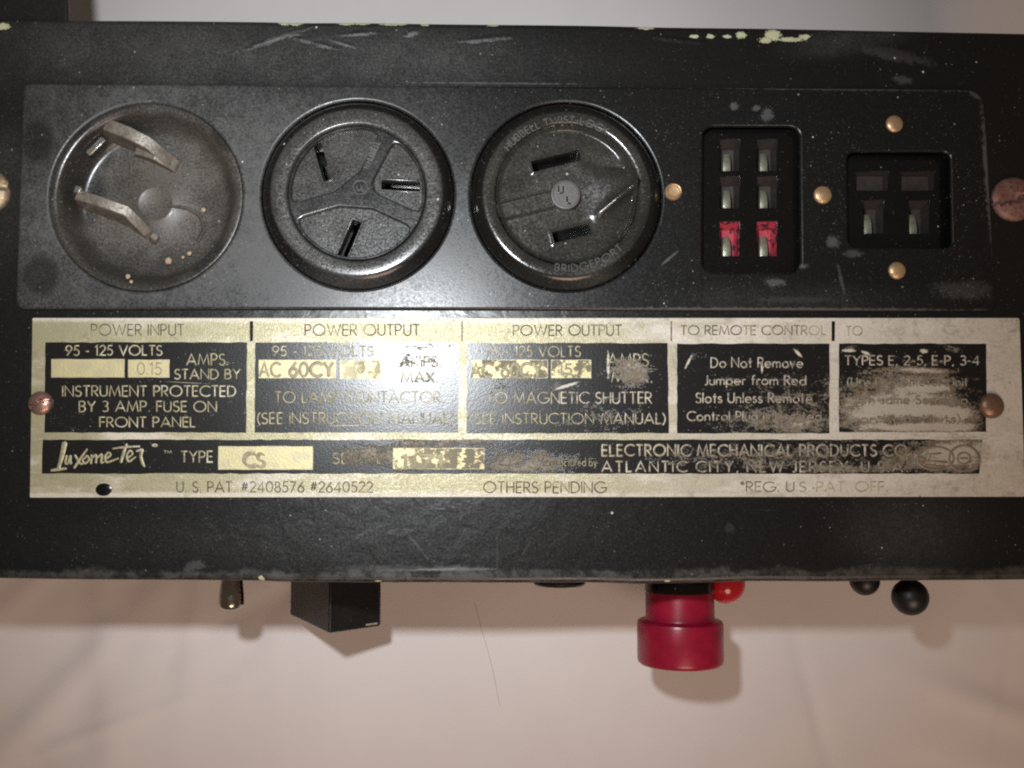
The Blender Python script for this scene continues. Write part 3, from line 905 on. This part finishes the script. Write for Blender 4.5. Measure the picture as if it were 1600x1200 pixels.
fin = 9 * smooth(0, 1, (wfin - np.abs(V)) / np.clip(wfin * .5, 5, 13)) * smooth(8, 95, U)
ew = np.interp(U, [5, 31, 106, 124], [58, 48, 15, 2])                  # a rounded rib along the lower side, climbing to the rim
dip = (1.5 + 17 * np.clip((U - 28) / 84, 0, 1)) * np.exp(-((V + ew) / 7.5) ** 2) * smooth(22, 44, U) * (1 - smooth(112, 120, U))
dip = dip - 6 * np.exp(-((V - wfin * .75) / 11) ** 2) * smooth(30, 70, U) * (1 - smooth(100, 112, U))
bar = 6.5 * smooth(0, 5, 16 - np.abs(V + 1)) * smooth(0, 6, -U - 18) * smooth(0, 5, 113 + U)
ZZ = zb + fin + dip + bar
for ua, ub, va, vb in sl:
    ins = (U > ua) & (U < ub) & (V > va) & (V < vb)
    rim = 1.6 * np.exp(-(np.maximum(np.maximum(ua - U, U - ub), np.maximum(va - V, V - vb)) / 3.0) ** 2)
    ZZ = np.where(ins, -95, ZZ + np.where(ins, 0, np.clip(rim, 0, 2)))
mb = MB()
idx = {}
for j in range(len(vs_)):
    for i in range(len(us)):
        if R_[j, i] < 112.5:
            idx[(j, i)] = len(mb.v)
            u, v = U[j, i], V[j, i]
            mb.v.append((C3[0] + u * cos(ANG) - v * sin(ANG), C3[1] + u * sin(ANG) + v * cos(ANG), float(ZZ[j, i])))
for j in range(len(vs_) - 1):
    for i in range(len(us) - 1):
        q = [(j, i), (j, i + 1), (j + 1, i + 1), (j + 1, i)]
        if all(k in idx for k in q):
            mb.f.append(tuple(idx[k] for k in q)); mb.m.append(0)
mb.build('socket_face', M['bake_b'], outb, 40, fix=False)
grey_badge = simple_metal('grey_moulded_badge', (.10, .10, .098), (.085, .082, .08), .42, 0, .1, dirt=.25, dirtcol=(.05, .045, .04))
bq = W(884, 304, 22)
MB().lathe((bq[0], bq[1], 0), [(.01, 0), (23.5, 0), (23.5, 20), (22.5, 22), (20.5, 22.3), (19.5, 21.4), (.01, 21.4)], 48).build('badge', grey_badge, outb, 40)
mb = MB()
text(mb, 'U', 873, 880, 291, 302, 2.2, 21.3, .8, 0); text(mb, 'L', 886, 892, 307, 318, 2.2, 21.3, .8, 0)
mb.build('badge_letters', M['black_plastic'], outb, 60)
mb = MB()
ring_text(mb, 'HUBBELL TWIST-LOCK', C3, 118.5, 100, 86, 11, 2.0, 21.0, 2.6)
mb.build('lettering', M['bake_letter'], outb, 60)
mb = MB()
ring_text(mb, 'BRIDGEPORT', C3, 118.5, 288, 54, 11, 2.0, 21.0, 2.6, True)
mb.build('lettering', M['bake_letter'], outb, 60)

# ---------------------------------------------------------------- slotted connectors
def connector(name, corners, rad, slots, z, label):
    lp = [rrect(corners, rad, z)]
    hole = []
    for s in slots:
        h_ = [W2(*p, z) for p in ((s[0], s[1]), (s[2], s[1]), (s[2], s[3]), (s[0], s[3]))]
        lp.append(h_); hole.append(h_)
    co = link_mesh(name, plate_mesh(name, lp, z - 10, z, .9, 2), M['black_plastic'], smooth=40, label=label)
    for s, h_ in zip(slots, hole):
        red = s[4] == 'red'
        dpt = 26
        ins = 1.0
        A = [(h_[0][0] + .2, h_[0][1] - .2), (h_[1][0] - .2, h_[1][1] - .2), (h_[2][0] - .2, h_[2][1] + .2), (h_[3][0] + .2, h_[3][1] + .2)]
        k = 9 if s[4] != 'wide' else 3
        B = [(A[0][0] + 1, A[0][1] - k), (A[1][0] - 3.5, A[1][1] - k), (A[2][0] - 3.5, A[2][1]), (A[3][0] + 1, A[3][1])]
        m = MB()
        zt, zl = z - 1.2, z - dpt
        v8 = [(x, y, zt) for x, y in A] + [(x, y, zl) for x, y in B]
        m.add(v8, [(4, 5, 6, 7), (0, 1, 5, 4), (1, 2, 6, 5), (2, 3, 7, 6), (3, 0, 4, 7)])
        so = m.build('slot', M['red_slot'] if red else M['slot'], co, 0, fix=False, label='red painted slot' if red else None)
        if s[4] == 'wide':
            # flat spring contact lying across the slot
            m = MB()
            q = [(B[0][0], B[0][1], zl + 10), (B[1][0], B[1][1], zl + 10), (B[2][0], B[2][1] + 3, zl + 15), (B[3][0], B[3][1] + 3, zl + 15)]
            m.hexa([(x, y, zz - 2) for x, y, zz in q], q)
            m.build('contact', M['slot'], co, 30)
        else:
            x0, x1 = B[3][0] + s[5], B[3][0] + s[6]
            y0 = B[3][1] + .5; y1 = y0 + (A[0][1] - A[3][1]) * .62
            m = MB(); n = 7
            vs, fs = [], []
            for r_ in range(n + 1):
                t = r_ / n
                yy = y0 + (y1 - y0) * t
                zz = z - 6 - 9 * t ** 3
                xl = x0 + 2.5 * max(0, t - .45) / .55
                vs += [(xl, yy, zz), ((xl + x1) / 2, yy, zz + 1.8), (x1, yy, zz), (x1, yy, zz - 14), (xl, yy, zz - 14)]
            for r_ in range(n):
                for j in range(5):
                    fs.append((r_ * 5 + j, r_ * 5 + (j + 1) % 5, (r_ + 1) * 5 + (j + 1) % 5, (r_ + 1) * 5 + j))
            fs += [(0, 1, 2, 3, 4), tuple(n * 5 + j for j in range(5))]
            m.add(vs, fs)
            m.build('contact', M['contact'], co, 40)
    return co
six_slots = []
for r_, (ya, yb) in enumerate(((218, 267), (276, 325), (346, 400))):
    for c_, (xa, xb) in enumerate(((1124.5, 1155.5), (1182.5, 1214))):
        six_slots.append((xa, ya, xb, yb, 'red' if r_ == 2 else 'dark', 6, 18))
connector('six_slot_connector', [(1090, 193), (1254, 193), (1256, 434), (1089, 433)], 17, six_slots, -13,
          'black connector block with four dark slots above two red slots')
four_slots = [(1337, 268, 1388, 298, 'wide', 0, 0), (1407, 268, 1460, 298, 'wide', 0, 0),
              (1349, 313, 1381, 365, 'dark', 3, 15), (1420, 313, 1452, 365, 'dark', 3, 15)]
connector('four_slot_connector', [(1312, 232), (1490, 232), (1493, 397), (1314, 396)], 12, four_slots, -15,
          'black connector block with two wide slots above two upright slots')

# ---------------------------------------------------------------- screws and rivets
def dome(name, px, py, z, r, h, mat, slot=None, hollow=False, parent=root, label=None, sq=1.0):
    c = W(px, py, z)
    m = MB()
    if hollow:
        prof = [(r, -1), (r, h * .35), (r * .93, h * .75), (r * .8, h), (r * .68, h * .92), (r * .58, h * .55), (r * .35, h * .5), (.01, h * .52)]
    else:
        prof = [(r, -1)] + [(r * cos(a), h * (.15 + .85 * sin(a))) for a in np.linspace(0, 1.5, 8)] + [(.01, h)]
    m.lathe((c[0], c[1], z), prof, 36)
    if slot is not None:
        # a real groove: press the slot's vertices down
        wv = r * .15
        nv = []
        for (x, y, zz) in m.v:
            u = -(x - c[0]) * sin(slot) + (y - c[1]) * cos(slot)
            nv.append((x, y, zz - (h * .5 if abs(u) < wv and zz > z + h * .2 else 0)))
        m.v = nv
    return m.build(name, mat, parent, 45, label=label)
for k, (x, y, hol, a) in enumerate(((1052, 300, True, None), (1285, 305, False, .9), (1397, 194, False, 2.2), (1401, 423, False, None))):
    dome('rivet', x, y, PZ, 14.0 if k != 1 else 14.5, 6.5, M['brass'], None, hol)
dome('case_screw', 1583, 312, 0, 36, 13, M['rust'], .15, label='rusty reddish slotted screw at the right end of the panel')
dome('case_screw', -20, 300, 0, 36, 12, M['old_brass'], .3, label='dull brass screw at the left end of the panel')
dome('plate_screw', 64, 630, 2.4, 18.5, 10, M['copper'], .5, label='coppery domed screw at the left end of the nameplate')
dome('plate_screw', 1548, 634, 2.4, 20, 12, M['brown_screw'], None, label='brown domed screw at the right end of the nameplate')

# ---------------------------------------------------------------- nameplate
PT = 2.4      # its thickness
plate = link_mesh('nameplate', plate_mesh('nameplate', [rrect([(51.5, 497), (1592, 497), (1601, 776), (47.5, 777.5)], [2, 4, 4, 2])], .12, PT, .7, 2), M['plate'], smooth=40,
                  label='long yellowish metal nameplate with etched black fields, worn through on the right')
def ragged(x0, y0, x1, y1, xb0=None, xb1=None, amp=.7, skip=()):
    """an etched rectangle with slightly wavering edges"""
    xb0 = x0 if xb0 is None else xb0; xb1 = x1 if xb1 is None else xb1
    C = [(x0, y0), (x1, y0), (xb1, y1), (xb0, y1)]
    out = []
    for i in range(4):
        a, b = C[i], C[(i + 1) % 4]
        n = max(3, int(math.hypot(b[0] - a[0], b[1] - a[1]) / 14))
        for k in range(n):
            t = k / n
            j = amp if k else 0
            out.append(W2(a[0] + (b[0] - a[0]) * t + random.uniform(-j, j), a[1] + (b[1] - a[1]) * t + random.uniform(-j, j), PT))
    return out
F0, F1 = PT + .02, PT + .22
windows = {'a1': (80, 561, 195, 590), 'a2': (200, 562, 265, 590), 'b1': (404, 562, 525, 591), 'b2': (531, 563, 595, 592),
           'c1': (737, 562, 856, 591), 'c2': (861, 562, 924, 591), 't': (341, 697, 489, 734), 's': (614, 700, 757, 733)}
fields = [((71, 535, 386, 676, 69.5, 384.5), ('a1', 'a2')), ((399, 535, 717, 676, 398, 716), ('b1', 'b2')),
          ((730, 536, 1043, 677, 729, 1045), ('c1', 'c2')), ((1058, 537, 1296, 677), ()), ((1311, 537, 1541, 675, 1311, 1541), ()),
          ((67, 687, 1535, 740, 65.5, 1530), ('t', 's'))]
for f, ws in fields:
    lp = [ragged(*f)] + [ragged(*windows[k_], amp=.4) for k_ in ws]
    link_mesh('black_field', plate_mesh('black_field', lp, F0, F1, 0), M['field'], plate, 0)
for k_, r_ in windows.items():
    link_mesh('stamping_window', plate_mesh('stamping_window', [ragged(r_[0] + .8, r_[1] + .8, r_[2] - .8, r_[3] - .8, amp=.3)], PT + .02, PT + .14, 0), M['window'], plate, 0)
# separating marks in the header
for x in (393, 1302):
    mb = MB()
    mb.prism([W2(*p, PT) for p in ((x - 2.6, 502), (x + 2.6, 502), (x + 2.2, 533), (x - 2.6, 533))], PT + .02, PT + .3)
    mb.build('divider_mark', M['black_plastic'], plate, 0)
for x in (722, 1049):
    mb = MB()
    mb.prism([W2(*p, PT) for p in ((x - 1.2, 502), (x + 1.0, 502), (x + 1.0, 533), (x - 1.2, 533))], PT + .02, PT + .25)
    mb.build('divider_line', M['ink'], plate, 0)
def I(*a):
    mb = MB()
    text(mb, *a)
    mb.build('dark_lettering', M['ink'], plate, 60)
I('POWER INPUT', 143, 287, 507, 524, 2.0, PT, .5)
I('POWER OUTPUT', 477, 655, 507, 524, 2.2, PT, .5)
I('POWER OUTPUT', 802, 971, 508, 524, 2.2, PT, .5)
I('TO REMOTE CONTROL', 1064, 1290, 509, 523, 2.1, PT, .5)
I('TO', 1322, 1347, 510, 524, 2.2, PT, .5)
I('U. S. PAT. #2408576 #2640522', 276, 582, 753, 769, 2.0, PT, .5)
I('OTHERS PENDING', 756, 947, 753, 770, 2.2, PT, .5)
I('*REG. U.S. PAT. OFF.', 1158, 1386, 753, 768, 2.0, PT, .5)
Lz = F1 - .03
def T(*a, w_=2.5, **k):
    mb = MB()
    text(mb, *a, w_, Lz, .8, **k)
    mb.build('metal_lettering', M['plate_letter'], plate, 60)
T('95 - 125 VOLTS', 103, 253, 540, 555)
T('AMPS.', 292, 356, 553, 570, w_=2.6); T('STAND BY', 273, 375, 577, 592, w_=2.6)
T('INSTRUMENT PROTECTED', 98, 368, 603, 619); T('BY 3 AMP. FUSE ON', 124, 338, 627, 643); T('FRONT PANEL', 156, 305, 652, 667)
T('95 - 125 VOLTS', 426, 583, 541, 556)
T('AMPS.', 625, 688, 557, 573, w_=2.6); T('MAX.', 627, 683, 582, 597, w_=2.6)
T('TO LAMP CONTACTOR.', 430, 692, 612, 629); T('(SEE INSTRUCTION MANUAL)', 402, 709, 645, 662)
T('95 - 125 VOLTS', 760, 907, 541, 557)
T('AMPS.', 950, 1018, 553, 572, w_=2.6); T('MAX.', 956, 1018, 580, 597, w_=2.6)
T('TO MAGNETIC SHUTTER', 761, 1018, 613, 630); T('(SEE INSTRUCTION MANUAL)', 735, 1040, 646, 662)
T('Do Not Remove', 1111, 1254, 559, 574); T('Jumper from Red', 1101, 1259, 587, 601); T('Slots Unless Remote', 1088, 1269, 614, 629); T('Control Plug is Inserted', 1074, 1283, 643, 657)
T('TYPES E, 2-5, E-P, 3-4', 1321, 1530, 556, 570); T('(Use Photometer Unit', 1324, 1512, 590, 603); T('with same Serial No.', 1332, 1516, 618, 631); T('on both Units)', 1345, 1500, 648, 661)
T('TYPE', 283, 332, 705, 722)
T('SERIAL', 520, 598, 708, 724)
T('ELECTRONIC MECHANICAL PRODUCTS CO.', 941, 1422, 695, 712, w_=3.2, gap=.24); T('ATLANTIC CITY, NEW JERSEY  U.S.A.', 941, 1418, 721, 737, w_=2.8, gap=.34)
T('Manufactured by', 840, 932, 716, 728, w_=1.5)
T('*', 238, 246, 694, 706, w_=3)
T('TM', 256, 268, 704, 708, w_=1.2)
# the maker's flowing script
mb = MB()
def script(pts, ws, n=6):
    p = bez(pts, n)
    wl = [1.3 * float(np.interp(k / (len(p) - 1), np.linspace(0, 1, len(ws)), ws)) for k in range(len(p))]
    m2 = MB(); m2_z = Lz + random.uniform(0, .05)
    mb.stroke(p, wl, m2_z, .8, lambda a, b: W2(a, b, Lz))
_os = MB.stroke
def stroke_any(self, pts, wid, z, h, mapf, mi=0):
    if isinstance(wid, list):
        # variable width: short overlapping lengths
        for k in range(len(pts) - 1):
            _os(self, [pts[k], pts[k + 1]], (wid[k] + wid[k + 1]) / 2, z + .01 * (k % 2), h, mapf, mi)
        return self
    return _os(self, pts, wid, z, h, mapf, mi)
MB.stroke = stroke_any
script([(101, 692), (97, 712), (91, 733)], [6.5, 5.5, 4])
script([(80, 735), (90, 733.5), (103, 732)], [3, 4, 3])
script([(104, 712), (102, 723), (106, 724), (110, 712), (110, 724), (112, 722)], [3, 3, 2.4, 3, 3, 2])
script([(117, 711), (125, 724), (131, 724)], [3, 3, 2]); script([(136, 702), (125, 717), (116, 731)], [2.2, 3.2, 3])
script([(134, 714), (129, 719), (133, 724), (139, 718), (136, 712), (133, 715)], [2.6] * 4)
script([(143, 711), (142, 724)], [3, 3]); script([(143, 716), (150, 711), (150, 723)], [2, 3, 3]); script([(151, 716), (159, 710), (158, 722), (162, 722)], [2, 3, 3, 2])
script([(165, 717), (173, 711), (169, 707), (164, 714), (167, 722), (185, 716)], [2.6, 2.6, 2.4, 3, 3, 2])
script([(198, 694), (193, 708), (189, 722)], [3, 4, 3.6]); script([(176, 701), (196, 698.5), (218, 697.5)], [2, 3, 2.4])
script([(199, 716), (207, 709), (203, 704), (198, 712), (201, 721), (212, 714)], [2.6, 2.6, 2.4, 3, 3, 2])
script([(213, 705), (222, 703), (220, 712), (223, 724), (226, 729)], [2.6, 4, 4, 4, 2.4])
mb.build('script_lettering', M['plate_letter'], plate, 60)
# stamped figures
Sz = PT + .12
def ST(*a, **k):
    mb = MB()
    text(mb, *a, **k)
    mb.build('stamped_figures', M['stamp'], plate, 60)
ST('0.15', 215, 252, 567, 585, 2.2, Sz, .5); ST('3', 560, 569, 567, 583, 2.4, Sz, .5)
ST('AC', 406, 437, 567, 588, 4.2, Sz, .5); ST('60CY', 453, 520, 567, 588, 5, Sz, .5)
ST('AC', 737, 768, 568, 589, 4.2, Sz, .5); ST('60CY', 784, 846, 568, 589, 5, Sz, .5); ST('15', 874, 893, 569, 585, 3, Sz, .5)
ST('CS', 381, 412, 708, 729, 4.4, Sz, .5, jit=1.2); ST('CS', 384, 415, 709, 730, 3, Sz, .5, jit=1)
ST('1171', 628, 690, 712, 731, 5.5, Sz, .5)
# dark oval near the lower left corner, and the approval seal at the right end
q = W(162, 765, PT)
mb = MB(); mb.lathe((q[0], q[1], PT + .02), [(12.5, 0), (12, .3), (.01, .25)], 28)
mb.v = [(q[0] + (x - q[0]), q[1] + (y - q[1]) * .78, z) for x, y, z in mb.v]
mb.build('dark_oval', M['black_plastic'], plate, 60)
seal_m = simple_metal('brown_stained_metal', (.20, .15, .11), (.27, .22, .17), .5, .25, .06, dirt=.4)
mb = MB()
for cx, rx in ((1462, 28), (1506, 23)):
    mb.stroke(arc(cx, 716, rx, 18 if rx > 25 else 20, 0, 360, 30), 4.0, F1, .5, lambda a, b: W2(a, b, PT))
for pts in ([(1446, 720), (1480, 722)], [(1450, 727), (1476, 729)], [(1448, 710), (1470, 708)], arc(1506, 716, 10, 9, 0, 360, 16), [(1500, 716), (1512, 716)]):
    mb.stroke(pts, 3.4, F1, .5, lambda a, b: W2(a, b, PT))
for x in (1384, 1419):
    mb.add([(*W2(x - 8, 733, PT), F1 + .05), (*W2(x + 8, 733, PT), F1 + .05), (*W2(x + 1, 719, PT), F1 + .1)], [(0, 1, 2)])
mb.build('seal', seal_m, plate, 60)

# ---------------------------------------------------------------- controls on the front side of the case
def yw(px, py, d):
    return W(px, py, -d)
WALL = W(800, 900)[1]        # where the controls meet the case
def turned(name, px, d, prof_px, mat, parent=root, n=48, label=None):
    """turned part standing out of the front wall: prof = (radius, picture y) at its axis depth d"""
    c = yw(px, 900, d)
    k = (CAM.z + d) / CAM.z
    prof = []
    for r, py in prof_px:
        y = yw(px, py, d)[1] if py is not None else WALL + 8
        prof.append((max(r * k, .01), WALL - y))
    m = MB().lathe((c[0], WALL, -d), prof, n, axis='y')
    return m.build(name, mat, parent, 40, label=label)
turned('toggle_lever', 362.5, 150, [(14, None), (16, 905), (18.5, 930), (18.7, 943), (17.5, 948), (14, 951), (8, 953), (.01, 953)], M['nickel'])
# bar knob standing at an angle
d1, d2, d3, d4 = 175, 250, 345, 420
def K(px, py, d):
    return yw(px, py, d)
ye = K(515, 990, d1)[1]
tip = [(K(514, 990, d1)[0], -d1), (K(595, 980, d2)[0], -d2), (K(560, 980, d4)[0], -d4 + 20), (K(453, 948, d3)[0], -d3)]
m = MB()
m.hexa([(x, WALL + 6, z) for x, z in tip], [(x, ye + (0 if k < 2 else 6), z) for k, (x, z) in enumerate(tip)])
kn = m.build('pointer_knob', M['dark_plastic'], root, 30)
md = kn.modifiers.new('edge', 'BEVEL'); md.width = 4 * S; md.segments = 3
m = MB()  # pale strip painting the highlight line near the knob's end edge
(xa, za), (xb, zb2) = tip[0], tip[1]
nrm = Vector((-(zb2 - za), xb - xa)).normalized()
if nrm.y < 0: nrm = -nrm
q = []
for t_, yy in ((.70, ye + 7.5), (.93, ye + 7.5), (.93, ye + 4.5), (.70, ye + 4.5)):
    q.append((xa + (xb - xa) * t_ + nrm.x * .25, yy, za + (zb2 - za) * t_ + nrm.y * .25))
m.add(q, [(0, 1, 2, 3)])
m.hexa(q, [(x + nrm.x * .3, y, z + nrm.y * .3) for x, y, z in q])
m.f.pop(0); m.m.pop(0)
m.build('edge_highlight', simple_metal('pale_highlight_strip', (.50, .46, .36), (.30, .27, .2), .6, 0, .2, dirt=.4), kn, 0)
# red stepped cap on its black collar
DC = 190
cap = turned('red_cap', 1061.5, DC, [(48, 905), (52.5, 925), (52.5, 962), (53.2, 966), (55, 967.5), (62, 968.5), (64.6, 970), (65.8, 974), (65.8, 1028), (64.8, 1033), (62, 1036), (56, 1037), (.01, 1037)], M['red'], n=72)
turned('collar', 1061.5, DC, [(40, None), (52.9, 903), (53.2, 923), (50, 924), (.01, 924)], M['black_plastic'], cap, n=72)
turned('lamp_lens', 1133, 205, [(20, None), (29, 900), (30.5, 912), (29, 921), (25, 930), (18, 937), (9, 941.5), (.01, 943)], M['red_lens'])
def ballknob(px, py, d, r, label=None):
    c = yw(px, py, d); k = (CAM.z + d) / CAM.z; R = r * k
    m = MB()
    prof = [(R * .45, WALL + 8 - WALL - 16), (R * .45, 0)]
    h0 = WALL - c[1]
    prof = [(R * .42, -8), (R * .42, h0 - R * .85)] + [(R * sin(a), h0 - R * cos(a)) for a in np.linspace(.5, pi - .02, 20)] + [(.01, h0 + R)]
    m.lathe((c[0], WALL, -d), prof, 40, axis='y')
    return m.build('ball_knob', M['dark_plastic'], root, 50)
ballknob(1422, 933, 110, 28)
ballknob(1351, 907, 120, 23)
turned('round_knob', 874, 160, [(36, None), (40, 905), (40, 911), (37, 914), (.01, 915)], M['dark_plastic'])

# ================================================================ a hair lying on the cloth
m = MB()
pts = bez([(742, 945), (752, 985), (760, 1012), (770, 1050), (781, 1105)], 8)
P3 = []
for p in pts:
    q = yw(p[0], p[1], HGT)
    j = int(round((q[0] + 2000) / 4000 * (nx - 1))); i_ = int(round((q[1] + 1700) / 3200 * (ny - 1)))
    P3.append((q[0], q[1], float(Z[i_, j]) + 1.2))
vs, fs = [], []
HW = .34
for k, p in enumerate(P3):
    for a in range(5):
        vs.append((p[0] + HW * cos(a * 2 * pi / 5), p[1], p[2] + HW * sin(a * 2 * pi / 5)))
for k in range(len(P3) - 1):
    for a in range(5):
        fs.append((k * 5 + a, k * 5 + (a + 1) % 5, (k + 1) * 5 + (a + 1) % 5, (k + 1) * 5 + a))
m.add(vs, fs)
hm = NT('brown_hair'); hm.out((.34, .27, .23), .5)
hr = m.build('hair', hm.mat, None, 60)
hr.location = ROOTLOC * S
hr['label'] = 'thin brown hair lying on the white cloth below the case'
hr['category'] = 'hair'
